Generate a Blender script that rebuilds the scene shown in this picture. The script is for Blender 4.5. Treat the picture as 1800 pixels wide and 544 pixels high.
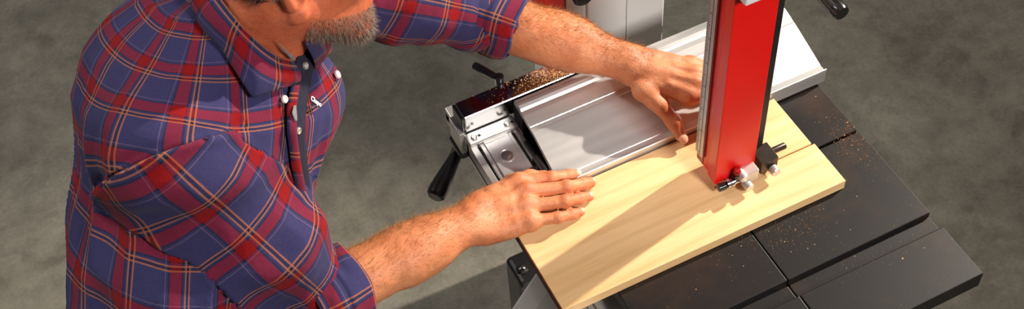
import bpy, bmesh, math, random
import numpy as np
from mathutils import Vector, Matrix
from math import pi, sin, cos, radians

for o in list(bpy.data.objects): bpy.data.objects.remove(o)
SC = bpy.context.scene
COL = SC.collection
random.seed(7); RNG = np.random.default_rng(7)

# ------------------------------------------------------------------ camera
FPX = 2222.4
RC = np.array([[0.896, -0.4403, -0.0579], [-0.3795, -0.6915, -0.6147], [0.2306, 0.5727, -0.7867]])
_u, _s, _v = np.linalg.svd(RC); RC = _u @ _v
CAM = np.array([0, 0, 2.53])
cd = bpy.data.cameras.new('camera'); cam = bpy.data.objects.new('camera', cd); COL.objects.link(cam)
cd.sensor_width = 36; cd.lens = FPX / 1800 * 36; cd.clip_start = .05
m = Matrix.Identity(4)
for i in range(3):
    m[i][0] = RC[0][i]; m[i][1] = -RC[1][i]; m[i][2] = -RC[2][i]; m[i][3] = CAM[i]
cam.matrix_world = m
SC.camera = cam

# ------------------------------------------------------------------ light
SC.view_settings.view_transform = 'Standard'; SC.view_settings.look = 'None'
SC.view_settings.gamma = 1; SC.view_settings.use_curve_mapping = False
SC.view_settings.exposure = 0.08
W = bpy.data.worlds.new('world'); SC.world = W; W.use_nodes = True
W.node_tree.nodes['Background'].inputs[0].default_value = (1, .97, .93, 1)
W.node_tree.nodes['Background'].inputs[1].default_value = .07

def aim(o, loc, tgt):
    o.location = loc
    o.rotation_euler = (Vector(tgt) - Vector(loc)).to_track_quat('-Z', 'Y').to_euler()
def spot(name, loc, tgt, watts, angle, blend, size, color):
    d = bpy.data.lights.new(name, 'SPOT'); d.energy = watts; d.spot_size = radians(angle); d.spot_blend = blend
    d.shadow_soft_size = size; d.color = color
    o = bpy.data.objects.new(name, d); COL.objects.link(o); aim(o, loc, tgt); return o
def area(name, loc, tgt, watts, sx, sy, color):
    d = bpy.data.lights.new(name, 'AREA'); d.energy = watts; d.shape = 'RECTANGLE'; d.size = sx; d.size_y = sy; d.color = color
    o = bpy.data.objects.new(name, d); COL.objects.link(o); aim(o, loc, tgt); return o
spot('key_spot', (3.45, 1.50, 2.85), (.42, 1.05, 1.05), 900, 40, .5, .035, (1, .91, .78))
area('overhead_softbox', (-1.3, 2.6, 3.6), (-.1, 1.4, .6), 60, 1.0, 1.0, (1, .97, .93))
area('front_softbox', (1.3, -1.7, 3.3), (.55, 1.1, 1.0), 20, .7, .7, (1, .96, .91)).data.spread = radians(75)

# ------------------------------------------------------------------ pixel rays of the photograph (used with a chosen depth or surface)
def ray(x, y):
    d = RC.T @ np.array([(x - 900) / FPX, (y - 272) / FPX, 1.]); return d / np.linalg.norm(d)
def at(x, y, z):
    d = ray(x, y); return CAM + d * ((z - CAM[2]) / d[2])
def aty(x, y, Y):
    d = ray(x, y); return CAM + d * ((Y - CAM[1]) / d[1])
def reach(px, other, L, near=True):
    d = ray(*px); o = np.asarray(other) - CAM; b = d @ o; disc = max(b * b - (o @ o - L * L), 0) ** .5
    return CAM + d * (b - disc if near else b + disc)

# ------------------------------------------------------------------ materials
MATS = {}
def new_mat(name):
    M = bpy.data.materials.new(name); M.use_nodes = True
    return M, M.node_tree.nodes, M.node_tree.links, M.node_tree.nodes['Principled BSDF']
def srgb(r, g, b):
    f = lambda c: (c / 255) / 12.92 if c / 255 <= .04045 else (((c / 255) + .055) / 1.055) ** 2.4
    return (f(r), f(g), f(b), 1)
def noisy(name, c1, c2, scale=8, rough=.5, metal=0., bump=0., bscale=None, stretch=(1, 1, 1), detail=6, r2=None, spec=.5, coat=0., lo=.35, hi=.65):
    M, N, L, P = new_mat(name)
    tc = N.new('ShaderNodeTexCoord'); mp = N.new('ShaderNodeMapping'); mp.inputs['Scale'].default_value = stretch
    L.new(tc.outputs['Object'], mp.inputs[0])
    nz = N.new('ShaderNodeTexNoise'); nz.inputs['Scale'].default_value = scale; nz.inputs['Detail'].default_value = detail
    L.new(mp.outputs[0], nz.inputs['Vector'])
    cr = N.new('ShaderNodeValToRGB'); cr.color_ramp.elements[0].color = c1; cr.color_ramp.elements[1].color = c2
    cr.color_ramp.elements[0].position = lo; cr.color_ramp.elements[1].position = hi
    L.new(nz.outputs[0], cr.inputs[0]); L.new(cr.outputs[0], P.inputs['Base Color'])
    P.inputs['Metallic'].default_value = metal; P.inputs['Roughness'].default_value = rough
    P.inputs['Specular IOR Level'].default_value = spec; P.inputs['Coat Weight'].default_value = coat
    if r2 is not None:
        mr = N.new('ShaderNodeMapRange'); mr.inputs[3].default_value = rough; mr.inputs[4].default_value = r2
        L.new(nz.outputs[0], mr.inputs[0]); L.new(mr.outputs[0], P.inputs['Roughness'])
    if bump:
        b2 = N.new('ShaderNodeTexNoise'); b2.inputs['Scale'].default_value = bscale or scale * 6; b2.inputs['Detail'].default_value = 4
        L.new(mp.outputs[0], b2.inputs['Vector'])
        bp = N.new('ShaderNodeBump'); bp.inputs['Strength'].default_value = bump; bp.inputs['Distance'].default_value = .002
        L.new(b2.outputs[0], bp.inputs['Height']); L.new(bp.outputs[0], P.inputs['Normal'])
    MATS[name] = M; return M

noisy('white_paint', srgb(226, 222, 218), srgb(216, 212, 208), 6, .35, bump=.05, bscale=300)
noisy('red_paint', srgb(224, 20, 14), srgb(214, 14, 10), 6, .36, bump=.04, bscale=400)
noisy('dark_red_paint', srgb(150, 8, 14), srgb(140, 6, 12), 6, .35)
noisy('black_plastic', srgb(22, 21, 22), srgb(28, 27, 28), 20, .25, bump=.05, bscale=300, coat=.4)
noisy('black_matte', srgb(20, 19, 19), srgb(30, 28, 27), 20, .5)
noisy('brushed_aluminium', srgb(206, 204, 203), srgb(228, 226, 224), 3, .32, metal=.75, bump=.06, bscale=60, stretch=(1, 14, 14), r2=.42)
noisy('polished_steel', srgb(188, 186, 186), srgb(206, 204, 204), 5, .16, metal=1., stretch=(1, 12, 12))
noisy('steel', srgb(200, 196, 190), srgb(216, 212, 206), 30, .32, metal=.7)
noisy('dark_steel', srgb(58, 50, 46), srgb(74, 64, 58), 30, .38, metal=.8)
noisy('scale_metal', srgb(190, 184, 178), srgb(176, 170, 166), 30, .4, metal=.4)
noisy('tick_ink', srgb(40, 38, 38), srgb(50, 46, 46), 30, .5)
noisy('lens', srgb(130, 124, 120), srgb(150, 144, 140), 30, .12, metal=.7)
noisy('tee_fabric', srgb(112, 112, 116), srgb(130, 130, 132), 80, .9, bump=.3, bscale=900)
noisy('dark_denim', srgb(28, 32, 44), srgb(40, 46, 60), 60, .9, bump=.4, bscale=900)
noisy('boot_leather', srgb(70, 48, 32), srgb(90, 62, 40), 30, .6, bump=.3)
noisy('navy_tag_and_shade', srgb(30, 26, 52), srgb(22, 19, 40), 120, .9, bump=.3, bscale=1200)  # navy of the woven tag, also the painted shade of the inner placket
noisy('thread_white', srgb(236, 232, 240), srgb(226, 224, 232), 90, .8)
noisy('pearl', srgb(228, 216, 210), srgb(240, 232, 226), 60, .2, coat=.5)
noisy('nail', srgb(222, 164, 136), srgb(230, 174, 148), 60, .36)
noisy('sawdust', srgb(206, 152, 92), srgb(236, 196, 140), 400, .9)
noisy('sawdust_dark', srgb(132, 80, 44), srgb(170, 114, 68), 400, .9)
noisy('sawdust_layer', srgb(176, 140, 92), srgb(206, 176, 130), 220, .95, bump=.8, bscale=900)
noisy('beard_dark', srgb(88, 62, 48), srgb(110, 80, 62), 200, .5)
noisy('beard_grey', srgb(150, 126, 110), srgb(178, 156, 140), 200, .5)
noisy('gold_hair', srgb(196, 128, 62), srgb(222, 156, 84), 200, .4)
noisy('hair_brown', srgb(66, 48, 38), srgb(96, 74, 60), 200, .5)
noisy('end_brown', srgb(104, 60, 36), srgb(128, 78, 48), 60, .7, stretch=(1, 1, 3))
noisy('eye_white', srgb(225, 220, 212), srgb(235, 230, 224), 20, .2)

def floor_mat():
    M, N, L, P = new_mat('concrete')
    tc = N.new('ShaderNodeTexCoord')
    cols = None
    def nz(s, d=8, r=.6, dist=0.):
        n = N.new('ShaderNodeTexNoise'); n.inputs['Scale'].default_value = s; n.inputs['Detail'].default_value = d
        n.inputs['Roughness'].default_value = r; n.inputs['Distortion'].default_value = dist
        L.new(tc.outputs['Object'], n.inputs['Vector']); return n
    def ramp(n, a, b, p0, p1):
        c = N.new('ShaderNodeValToRGB'); e = c.color_ramp.elements
        e[0].color = a; e[1].color = b; e[0].position = p0; e[1].position = p1
        L.new(n.outputs[0], c.inputs[0]); return c
    a = ramp(nz(2.2, 8, .62, .4), srgb(110, 105, 93), srgb(146, 140, 126), .3, .7)
    b = ramp(nz(14, 8, .7), (.62, .62, .62, 1), (1, 1, 1, 1), .3, .6)
    c = ramp(nz(5, 6, .6, 1.5), (1, 1, 1, 1), (.66, .65, .62, 1), .55, .72)
    d = ramp(nz(110, 3, .6), (.86, .86, .86, 1), (1.0, 1.0, 1.0, 1), .35, .6)
    prev = a
    for k in (b, c, d):
        mx = N.new('ShaderNodeMix'); mx.data_type = 'RGBA'; mx.blend_type = 'MULTIPLY'; mx.inputs[0].default_value = 1
        L.new(prev.outputs[2 if prev.bl_idname == 'ShaderNodeMix' else 0], mx.inputs[6]); L.new(k.outputs[0], mx.inputs[7]); prev = mx
    L.new(prev.outputs[2], P.inputs['Base Color']); P.inputs['Roughness'].default_value = .62
    bp = N.new('ShaderNodeBump'); bp.inputs['Strength'].default_value = .15; bp.inputs['Distance'].default_value = .004
    L.new(b.outputs[0], bp.inputs['Height']); L.new(bp.outputs[0], P.inputs['Normal'])
    MATS['concrete'] = M
floor_mat()

def wood_mat():
    M, N, L, P = new_mat('maple')
    tc = N.new('ShaderNodeTexCoord')
    mp = N.new('ShaderNodeMapping'); mp.inputs['Scale'].default_value = (1.0, 9, 3)
    L.new(tc.outputs['Object'], mp.inputs[0])
    n1 = N.new('ShaderNodeTexNoise'); n1.inputs['Scale'].default_value = 3.2; n1.inputs['Detail'].default_value = 3; n1.inputs['Distortion'].default_value = .6
    L.new(mp.outputs[0], n1.inputs['Vector'])
    w = N.new('ShaderNodeTexWave'); w.wave_type = 'BANDS'; w.bands_direction = 'Y'; w.inputs['Scale'].default_value = 1.1
    w.inputs['Distortion'].default_value = 10; w.inputs['Detail'].default_value = 3; w.inputs['Detail Scale'].default_value = .8
    L.new(mp.outputs[0], w.inputs['Vector'])
    mp2 = N.new('ShaderNodeMapping'); mp2.inputs['Scale'].default_value = (6, 160, 60)
    L.new(tc.outputs['Object'], mp2.inputs[0])
    n2 = N.new('ShaderNodeTexNoise'); n2.inputs['Scale'].default_value = 3; n2.inputs['Detail'].default_value = 4
    L.new(mp2.outputs[0], n2.inputs['Vector'])
    c1 = N.new('ShaderNodeValToRGB'); e = c1.color_ramp.elements
    e[0].color = srgb(222, 176, 120); e[1].color = srgb(242, 204, 154); e[0].position = .2; e[1].position = .8
    L.new(n1.outputs[0], c1.inputs[0])
    c2 = N.new('ShaderNodeValToRGB'); e = c2.color_ramp.elements
    e[0].color = (.90, .865, .81, 1); e[1].color = (1, 1, 1, 1); e[0].position = .0; e[1].position = .4
    L.new(w.outputs[0], c2.inputs[0])
    c3 = N.new('ShaderNodeValToRGB'); e = c3.color_ramp.elements
    e[0].color = (.90, .87, .82, 1); e[1].color = (1, 1, 1, 1); e[0].position = .3; e[1].position = .6
    L.new(n2.outputs[0], c3.inputs[0])
    prev = c1.outputs[0]
    for k in (c2, c3):
        mx = N.new('ShaderNodeMix'); mx.data_type = 'RGBA'; mx.blend_type = 'MULTIPLY'; mx.inputs[0].default_value = .8
        L.new(prev, mx.inputs[6]); L.new(k.outputs[0], mx.inputs[7]); prev = mx.outputs[2]
    L.new(prev, P.inputs['Base Color']); P.inputs['Roughness'].default_value = .5
    MATS['maple'] = M
wood_mat()

def table_mat():
    M, N, L, P = new_mat('cast_iron')
    tc = N.new('ShaderNodeTexCoord')
    n = N.new('ShaderNodeTexNoise'); n.inputs['Scale'].default_value = 7; n.inputs['Detail'].default_value = 9; n.inputs['Roughness'].default_value = .65
    L.new(tc.outputs['Object'], n.inputs['Vector'])
    c = N.new('ShaderNodeValToRGB'); e = c.color_ramp.elements
    e[0].color = srgb(22, 20, 20); e[1].color = srgb(52, 34, 24); e[0].position = .50; e[1].position = .78
    L.new(n.outputs[0], c.inputs[0]); L.new(c.outputs[0], P.inputs['Base Color'])
    n2 = N.new('ShaderNodeTexNoise'); n2.inputs['Scale'].default_value = 260; L.new(tc.outputs['Object'], n2.inputs['Vector'])
    bp = N.new('ShaderNodeBump'); bp.inputs['Strength'].default_value = .05; bp.inputs['Distance'].default_value = .0006
    L.new(n2.outputs[0], bp.inputs['Height']); L.new(bp.outputs[0], P.inputs['Normal'])
    P.inputs['Roughness'].default_value = .40; P.inputs['Specular IOR Level'].default_value = .3
    MATS['cast_iron'] = M
table_mat()

def plaid_mat(name, P_=.082):
    M, N, L, P = new_mat(name)
    uv = N.new('ShaderNodeUVMap'); uv.uv_map = 'UVMap'
    sx = N.new('ShaderNodeSeparateXYZ'); L.new(uv.outputs[0], sx.inputs[0])
    navy = srgb(52, 49, 88); dk = srgb(30, 26, 46); red = srgb(130, 7, 12)
    tan = srgb(164, 98, 70); pale = srgb(108, 90, 116)
    stops = [(0, navy), (.36, navy), (.367, tan), (.391, dk), (.441, tan), (.465, navy), (.50, dk), (.535, red), (.74, dk), (.77, navy), (.81, pale), (.828, navy)]
    outs = []
    for k, off in ((0, .13), (1, .0)):
        mu = N.new('ShaderNodeMath'); mu.operation = 'MULTIPLY_ADD'; mu.inputs[1].default_value = 1 / P_; mu.inputs[2].default_value = off + 40
        L.new(sx.outputs[k], mu.inputs[0])
        fr = N.new('ShaderNodeMath'); fr.operation = 'FRACT'; L.new(mu.outputs[0], fr.inputs[0])
        cr = N.new('ShaderNodeValToRGB'); cr.color_ramp.interpolation = 'CONSTANT'
        e = cr.color_ramp.elements
        e[0].position = stops[0][0]; e[0].color = stops[0][1]; e[1].position = stops[1][0]; e[1].color = stops[1][1]
        for p, c in stops[2:]:
            q = e.new(p); q.color = c
        L.new(fr.outputs[0], cr.inputs[0]); outs.append(cr.outputs[0])
    # twill: which thread is on top
    ad = N.new('ShaderNodeMath'); ad.operation = 'ADD'; L.new(sx.outputs[0], ad.inputs[0]); L.new(sx.outputs[1], ad.inputs[1])
    mu = N.new('ShaderNodeMath'); mu.operation = 'MULTIPLY'; mu.inputs[1].default_value = 5200; L.new(ad.outputs[0], mu.inputs[0])
    sn = N.new('ShaderNodeMath'); sn.operation = 'SINE'; L.new(mu.outputs[0], sn.inputs[0])
    mr = N.new('ShaderNodeMapRange'); mr.inputs[1].default_value = -1; mr.inputs[2].default_value = 1; mr.inputs[3].default_value = .38; mr.inputs[4].default_value = .62
    L.new(sn.outputs[0], mr.inputs[0])
    dd = []
    for oc in outs:                                              # warm threads cover the navy ones a little more
        sp = N.new('ShaderNodeSeparateColor'); L.new(oc, sp.inputs[0])
        sb = N.new('ShaderNodeMath'); sb.operation = 'SUBTRACT'; L.new(sp.outputs[0], sb.inputs[0]); L.new(sp.outputs[2], sb.inputs[1]); dd.append(sb.outputs[0])
    df = N.new('ShaderNodeMath'); df.operation = 'SUBTRACT'; L.new(dd[1], df.inputs[0]); L.new(dd[0], df.inputs[1])
    fa = N.new('ShaderNodeMath'); fa.operation = 'MULTIPLY_ADD'; fa.inputs[1].default_value = .5; fa.use_clamp = True; L.new(df.outputs[0], fa.inputs[0]); L.new(mr.outputs[0], fa.inputs[2])
    mx = N.new('ShaderNodeMix'); mx.data_type = 'RGBA'; L.new(fa.outputs[0], mx.inputs[0]); L.new(outs[0], mx.inputs[6]); L.new(outs[1], mx.inputs[7])
    tc = N.new('ShaderNodeTexCoord'); nz = N.new('ShaderNodeTexNoise'); nz.inputs['Scale'].default_value = 420; nz.inputs['Detail'].default_value = 3
    L.new(tc.outputs['Object'], nz.inputs['Vector'])
    m2 = N.new('ShaderNodeMapRange'); m2.inputs[3].default_value = .75; m2.inputs[4].default_value = 1.25; L.new(nz.outputs[0], m2.inputs[0])
    m3 = N.new('ShaderNodeMix'); m3.data_type = 'RGBA'; m3.blend_type = 'MULTIPLY'; m3.inputs[0].default_value = 1
    L.new(mx.outputs[2], m3.inputs[6]); L.new(m2.outputs[0], m3.inputs[7])
    L.new(m3.outputs[2], P.inputs['Base Color'])
    P.inputs['Roughness'].default_value = .9; P.inputs['Sheen Weight'].default_value = .04; P.inputs['Specular IOR Level'].default_value = .2
    nb = N.new('ShaderNodeTexNoise'); nb.inputs['Scale'].default_value = 34; nb.inputs['Detail'].default_value = 4; L.new(tc.outputs['Object'], nb.inputs['Vector'])
    bp = N.new('ShaderNodeBump'); bp.inputs['Strength'].default_value = .35; bp.inputs['Distance'].default_value = .006
    L.new(nb.outputs[0], bp.inputs['Height']); L.new(bp.outputs[0], P.inputs['Normal'])
    MATS[name] = M
plaid_mat('plaid')

def skin_mat():
    M, N, L, P = new_mat('skin')
    tc = N.new('ShaderNodeTexCoord')
    def nz(s, d=5):
        n = N.new('ShaderNodeTexNoise'); n.inputs['Scale'].default_value = s; n.inputs['Detail'].default_value = d
        L.new(tc.outputs['Object'], n.inputs['Vector']); return n
    a = nz(26)
    c = N.new('ShaderNodeValToRGB'); e = c.color_ramp.elements
    e[0].color = srgb(192, 112, 70); e[1].color = srgb(216, 142, 98); e[0].position = .32; e[1].position = .68
    L.new(a.outputs[0], c.inputs[0])
    at_ = N.new('ShaderNodeAttribute'); at_.attribute_name = 'ruddy'
    mx = N.new('ShaderNodeMix'); mx.data_type = 'RGBA'; mx.inputs[7].default_value = srgb(188, 78, 50)
    L.new(at_.outputs['Fac'], mx.inputs[0]); L.new(c.outputs[0], mx.inputs[6])
    f = nz(320, 3)
    cf = N.new('ShaderNodeValToRGB'); e = cf.color_ramp.elements; e[0].color = (.80, .70, .62, 1); e[1].color = (1, 1, 1, 1); e[0].position = .3; e[1].position = .52
    L.new(f.outputs[0], cf.inputs[0])
    m2 = N.new('ShaderNodeMix'); m2.data_type = 'RGBA'; m2.blend_type = 'MULTIPLY'; m2.inputs[0].default_value = .7
    L.new(mx.outputs[2], m2.inputs[6]); L.new(cf.outputs[0], m2.inputs[7])
    L.new(m2.outputs[2], P.inputs['Base Color'])
    P.inputs['Roughness'].default_value = .56
    P.inputs['Subsurface Weight'].default_value = .12; P.inputs['Subsurface Radius'].default_value = (1, .35, .2); P.inputs['Subsurface Scale'].default_value = .004
    b1 = nz(520, 4); bp = N.new('ShaderNodeBump'); bp.inputs['Strength'].default_value = .35; bp.inputs['Distance'].default_value = .0009
    b2 = nz(90, 4); bq = N.new('ShaderNodeBump'); bq.inputs['Strength'].default_value = .5; bq.inputs['Distance'].default_value = .0022
    L.new(b2.outputs[0], bq.inputs['Height']); L.new(b1.outputs[0], bp.inputs['Height']); L.new(bq.outputs[0], bp.inputs['Normal']); L.new(bp.outputs[0], P.inputs['Normal'])
    MATS['skin'] = M
skin_mat()

# ------------------------------------------------------------------ object helpers
def props(o, label=None, cat=None, group=None, kind=None):
    for k, v in (('label', label), ('category', cat), ('group', group), ('kind', kind)):
        if v: o[k] = v
    return o
def thing(name, label, cat, loc=(0, 0, 0), group=None):
    o = bpy.data.objects.new(name, None); COL.objects.link(o); o.location = loc; o.empty_display_size = .05
    return props(o, label, cat, group)
def link(name, me, mat, parent=None, smooth=False, bevel=0., label=None, seg=2):
    o = bpy.data.objects.new(name, me); COL.objects.link(o)
    if mat: me.materials.append(MATS[mat])
    if smooth:
        me.polygons.foreach_set('use_smooth', [True] * len(me.polygons))
    if bevel:
        b = o.modifiers.new('bevel', 'BEVEL'); b.width = bevel; b.segments = seg; b.limit_method = 'ANGLE'; b.angle_limit = radians(38)
    if parent:
        o.parent = parent
        if parent.type == 'EMPTY' or True:
            o.matrix_parent_inverse = world_of(parent).inverted()
    if label: o['label'] = label
    return o
def world_of(o):
    M = Matrix.LocRotScale(o.location, o.rotation_euler, o.scale)
    if o.parent: M = world_of(o.parent) @ o.matrix_parent_inverse @ M
    return M
class MB:                                                       # collects shapes for ONE mesh
    def __init__(s): s.bm = bmesh.new()
    def box(s, x0, x1, y0, y1, z0, z1, M=None):
        c = [(x, y, z) for x in (x0, x1) for y in (y0, y1) for z in (z0, z1)]
        v = [s.bm.verts.new(M @ Vector(p) if M else p) for p in c]
        for f in ((0, 1, 3, 2), (4, 6, 7, 5), (0, 4, 5, 1), (2, 3, 7, 6), (0, 2, 6, 4), (1, 5, 7, 3)): s.bm.faces.new([v[i] for i in f])
        return s
    def prism(s, poly, ext, M):                                  # poly in local xy, extruded along local z from 0 to ext
        a = [s.bm.verts.new(M @ Vector((x, y, 0))) for x, y in poly]; b = [s.bm.verts.new(M @ Vector((x, y, ext))) for x, y in poly]
        n = len(poly); s.bm.faces.new(a[::-1]); s.bm.faces.new(b)
        for i in range(n): s.bm.faces.new((a[i], a[(i + 1) % n], b[(i + 1) % n], b[i]))
        return s
    def lathe(s, prof, a, b, n=24):                              # prof: (t along a->b in metres, radius)
        a = Vector(a); d = (Vector(b) - a).normalized(); x = d.orthogonal().normalized(); y = d.cross(x)
        rings = [[s.bm.verts.new(a + d * t + (x * cos(2 * pi * i / n) + y * sin(2 * pi * i / n)) * r) for i in range(n)] for t, r in prof]
        for p, q in zip(rings, rings[1:]):
            for i in range(n): s.bm.faces.new((p[i], p[(i + 1) % n], q[(i + 1) % n], q[i]))
        s.bm.faces.new(rings[0][::-1]); s.bm.faces.new(rings[-1]); return s
    def cyl(s, a, b, r, n=24, r2=None):
        L = (Vector(b) - Vector(a)).length; return s.lathe([(0, r), (L, r2 if r2 is not None else r)], a, b, n)
    def done(s, name, mat, parent=None, bevel=0., smooth=False, label=None, seg=2):
        bmesh.ops.recalc_face_normals(s.bm, faces=s.bm.faces)
        me = bpy.data.meshes.new(name); s.bm.to_mesh(me); s.bm.free()
        o = link(name, me, mat, parent, smooth, bevel, label, seg)
        if smooth: me.shade_smooth_by_angle = None if False else None
        return o
def auto_smooth(o, ang=40):
    me = o.data; bm = bmesh.new(); bm.from_mesh(me)
    for f in bm.faces: f.smooth = True
    for e in bm.edges:
        if len(e.link_faces) == 2 and e.calc_face_angle(0) > radians(ang): e.smooth = False
    bm.to_mesh(me); bm.free(); return o
def mesh_from(name, V, F, mat, parent=None, smooth=True, label=None):
    me = bpy.data.meshes.new(name); me.from_pydata([tuple(map(float, v)) for v in V], [], [tuple(map(int, f)) for f in F]); me.update()
    return link(name, me, mat, parent, smooth, label=label)

# ------------------------------------------------------------------ setting
fl = MB().box(-5, 7, -4, 8, -.1, 0).done('floor', 'concrete'); props(fl, kind='structure')

# ------------------------------------------------------------------ bandsaw
ZT = .93; BX = .7225                                            # table height, blade position
saw = thing('bandsaw', 'red and white bandsaw with black cast iron table and red blade guard', 'bandsaw', (.75, .95, 0))
# table: four slabs separated by the mitre slot and the blade slit, on one casting
t = MB()
X0, X1, Y0, Y1, TH = .492, .978, .634, 1.195, .034
t.box(X0, BX - .0009, Y0, .729, ZT - TH, ZT); t.box(BX + .0009, X1, Y0, .729, ZT - TH, ZT)
t.box(X0, BX - .0009, .758, .9400, ZT - TH, ZT); t.box(BX + .0009, X1, .758, .9400, ZT - TH, ZT)
t.box(X0, X1, .9440, Y1, ZT - TH, ZT)
t.box(X0, BX - .0009, .726, .761, ZT - TH, ZT - .011); t.box(BX + .0009, X1, .726, .761, ZT - TH, ZT - .011)
t.box(X0 + .03, X1 - .03, Y0 + .03, Y1 - .03, ZT - TH - .03, ZT - TH + .002)
table = t.done('table', 'cast_iron', saw, bevel=.0018)
# rail of the fence on the man's side of the table
r = MB()
for a, b in ((.418, .444), (.4452, .454), (.456, .464)): r.box(a, b, .60, 1.32, .885, .915)
r.box(.418, .464, .60, 1.32, .875, .905)
rail = r.done('fence_rail', 'brushed_aluminium', saw, bevel=.0012, label='grooved aluminium fence rail')
for y in (.70, .95, 1.16): MB().box(.4645, .4915, y - .02, y + .02, .885, .909).done('rail_bracket', 'black_matte', saw, bevel=.002)
# pedestal cabinet, its front splayed in the YZ plane
def yz_prism(mb, poly, x0, x1):
    M = Matrix(((0, 0, 1, x0), (1, 0, 0, 0), (0, 1, 0, 0), (0, 0, 0, 1))); return mb.prism(poly, x1 - x0, M)
cab = yz_prism(MB(), [(.50, 0), (1.378, 0), (1.005, .874), (.70, .874)], .452, .86).done('cabinet', 'white_paint', saw, bevel=.006, label='white splayed steel stand')
pan = yz_prism(MB(), [(.56, .05), (1.31, .05), (.975, .84), (.73, .84)], .447, .454).done('door_panel', 'white_paint', cab, bevel=.003)
tr = MB().box(.60, .80, .80, .98, .86, .897).done('trunnion', 'black_matte', saw, bevel=.004)
# black box beside the stand
bx = MB().box(.487, .70, 1.225, 1.305, .0, .428).done('motor_box', 'black_plastic', saw, bevel=.012, label='glossy black box on the stand', seg=3)
auto_smooth(MB().lathe([(0, .012), (.006, .012), (.011, .008), (.013, .0)], (.506, 1.262, .424), (.506, 1.262, .6)).done('knob', 'black_plastic', bx))
# column
c = MB().box(.707, .784, 1.35, 1.55, 0, 2.1); c.box(.7855, .862, 1.352, 1.55, 0, 2.1)
colm = c.done('column', 'white_paint', saw, bevel=.003, label='white folded sheet column')
c = MB().box(.668, .700, 1.352, 1.50, 0, 2.1).done('column_flange', 'white_paint', colm, bevel=.002)
c = MB().box(.699, .708, 1.356, 1.50, 0, 2.1).done('column_seam', 'white_paint', colm)
MB().box(.625, .6665, 1.352, 1.50, .90, 2.1).done('side_cover', 'red_paint', saw, bevel=.003, label='red side cover')
auto_smooth(MB().lathe([(0, .008), (.016, .008), (.016, .017), (.034, .019), (.037, .016)], (.684, 1.353, 1.046), (.684, 1.30, 1.046)).done('lock_knob', 'black_plastic', saw))
# upper frame arm above the picture, carrying the post
MB().box(.64, .90, 1.02, 1.56, 1.90, 2.3).done('upper_frame', 'white_paint', saw, bevel=.01)
MB().box(.690, .83, .95, 1.06, 1.50, 2.2).done('post_housing', 'white_paint', saw, bevel=.005)
MB().box(.704, .790, .915, .962, 1.369, 1.60).done('post_bracket', 'white_paint', saw, bevel=.003, label='white bracket at the top of the red guard')
# the blade guard post
gp = MB()
ZB = .968
poly = [(.7025, .935), (.7735, .935), (.7735, .992), (.7085, .992), (.7075, .975), (.7078, .962), (.7045, .957)]
Mz = Matrix.Translation((0, 0, ZB))
gp.prism(poly, 1.62 - ZB, Mz)
post = gp.done('blade_guard', 'red_paint', saw, bevel=.0015, label='red box section blade guard with a scale')
MB().box(.7068, .7100, .9765, .9935, ZB + .002, 1.62).done('scale_recess', 'dark_red_paint', post)
sc = MB().box(.7032, .7068, .974, .9935, ZB + .022, 1.60).done('height_scale', 'scale_metal', post, label='steel height scale with black ticks')
tk = MB()
for i in range(110):
    z = ZB + .028 + i * .005; w = .010 if i % 10 == 0 else (.007 if i % 5 == 0 else .0045)
    tk.box(.7029, .7034, .9928 - w, .9928, z, z + .0009)
tk.box(.7029, .7034, .9815, .9823, ZB + .024, 1.59)
tkd = tk.done('scale_ticks', 'tick_ink', post)
MB().box(.7742, .7985, .953, .985, ZB + .012, 1.62).done('post_bar', 'black_matte', saw, bevel=.001, label='black steel post beside the red guard')
# blade running down beside the guard into the kerf
MB().box(BX - .009, BX + .007, .9413, .9423, .30, .985).done('saw_blade', 'steel', saw)
# guide assembly under the guard
g = MB().box(.748, .7702, .9175, .9385, .9615, .985).done('guide_block', 'steel', saw, bevel=.0012, label='bright steel guide block')
for a, b, rr in (((.742, .934, .983), (.742, .913, .983), .0073), ((.748, .922, .9655), (.748, .905, .9655), .0073)):
    L = abs(a[1] - b[1])
    auto_smooth(MB().lathe([(0, rr * .6), (.002, rr), (L - .0015, rr), (L, rr * .86)], a, b).done('thumb_screw', 'steel', g))
bk = MB().box(.7775, .808, .9225, .956, .962, .988).done('post_clamp', 'dark_steel', saw, bevel=.0012)
auto_smooth(MB().lathe([(0, .0055), (.026, .0055), (.027, .0048)], (.806, .942, .979), (.834, .942, .979)).done('guide_rod', 'dark_steel', bk))
auto_smooth(MB().lathe([(0, .005), (.003, .0078), (.013, .0078), (.0145, .0065)], (.797, .923, .969), (.797, .9085, .969)).done('thumb_screw', 'steel', bk))
be = auto_smooth(MB().lathe([(0, .0045), (.001, .0066), (.0125, .0066), (.0135, .005), (.0145, .005)], (.7045, .9285, .9665), (.722, .9275, .9665)).done('guide_bearing', 'black_plastic', g))
auto_smooth(MB().lathe([(0, .0045), (0, .0085), (.0048, .0085), (.0055, .006), (.0062, .006), (.0066, .0085), (.0112, .0085), (.012, .006), (.024, .006)], (.7195, .9283, .968), (.75, .9265, .969)).done('bearing_rings', 'polished_steel', g))
auto_smooth(MB().lathe([(0, .0055), (.006, .0055), (.006, .0062), (.011, .0062), (.0125, .005)], (.736, .9272, .983), (.7358, .9278, 1.01)).done('knob', 'dark_red_paint', g, label='small red adjusting knob'))
auto_smooth(MB().lathe([(0, .0072), (.0055, .0072)], (.7365, .9265, .981), (.736, .927, .99)).done('knob_collar', 'black_plastic', g))
auto_smooth(MB().cyl((.86, 1.43, 1.0), (1.058, 1.43, 1.0), .007).cyl((1.058, 1.43, 1.0), (1.058, 1.235, 1.0), .007).done('crank_arm', 'black_matte', saw))
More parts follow.
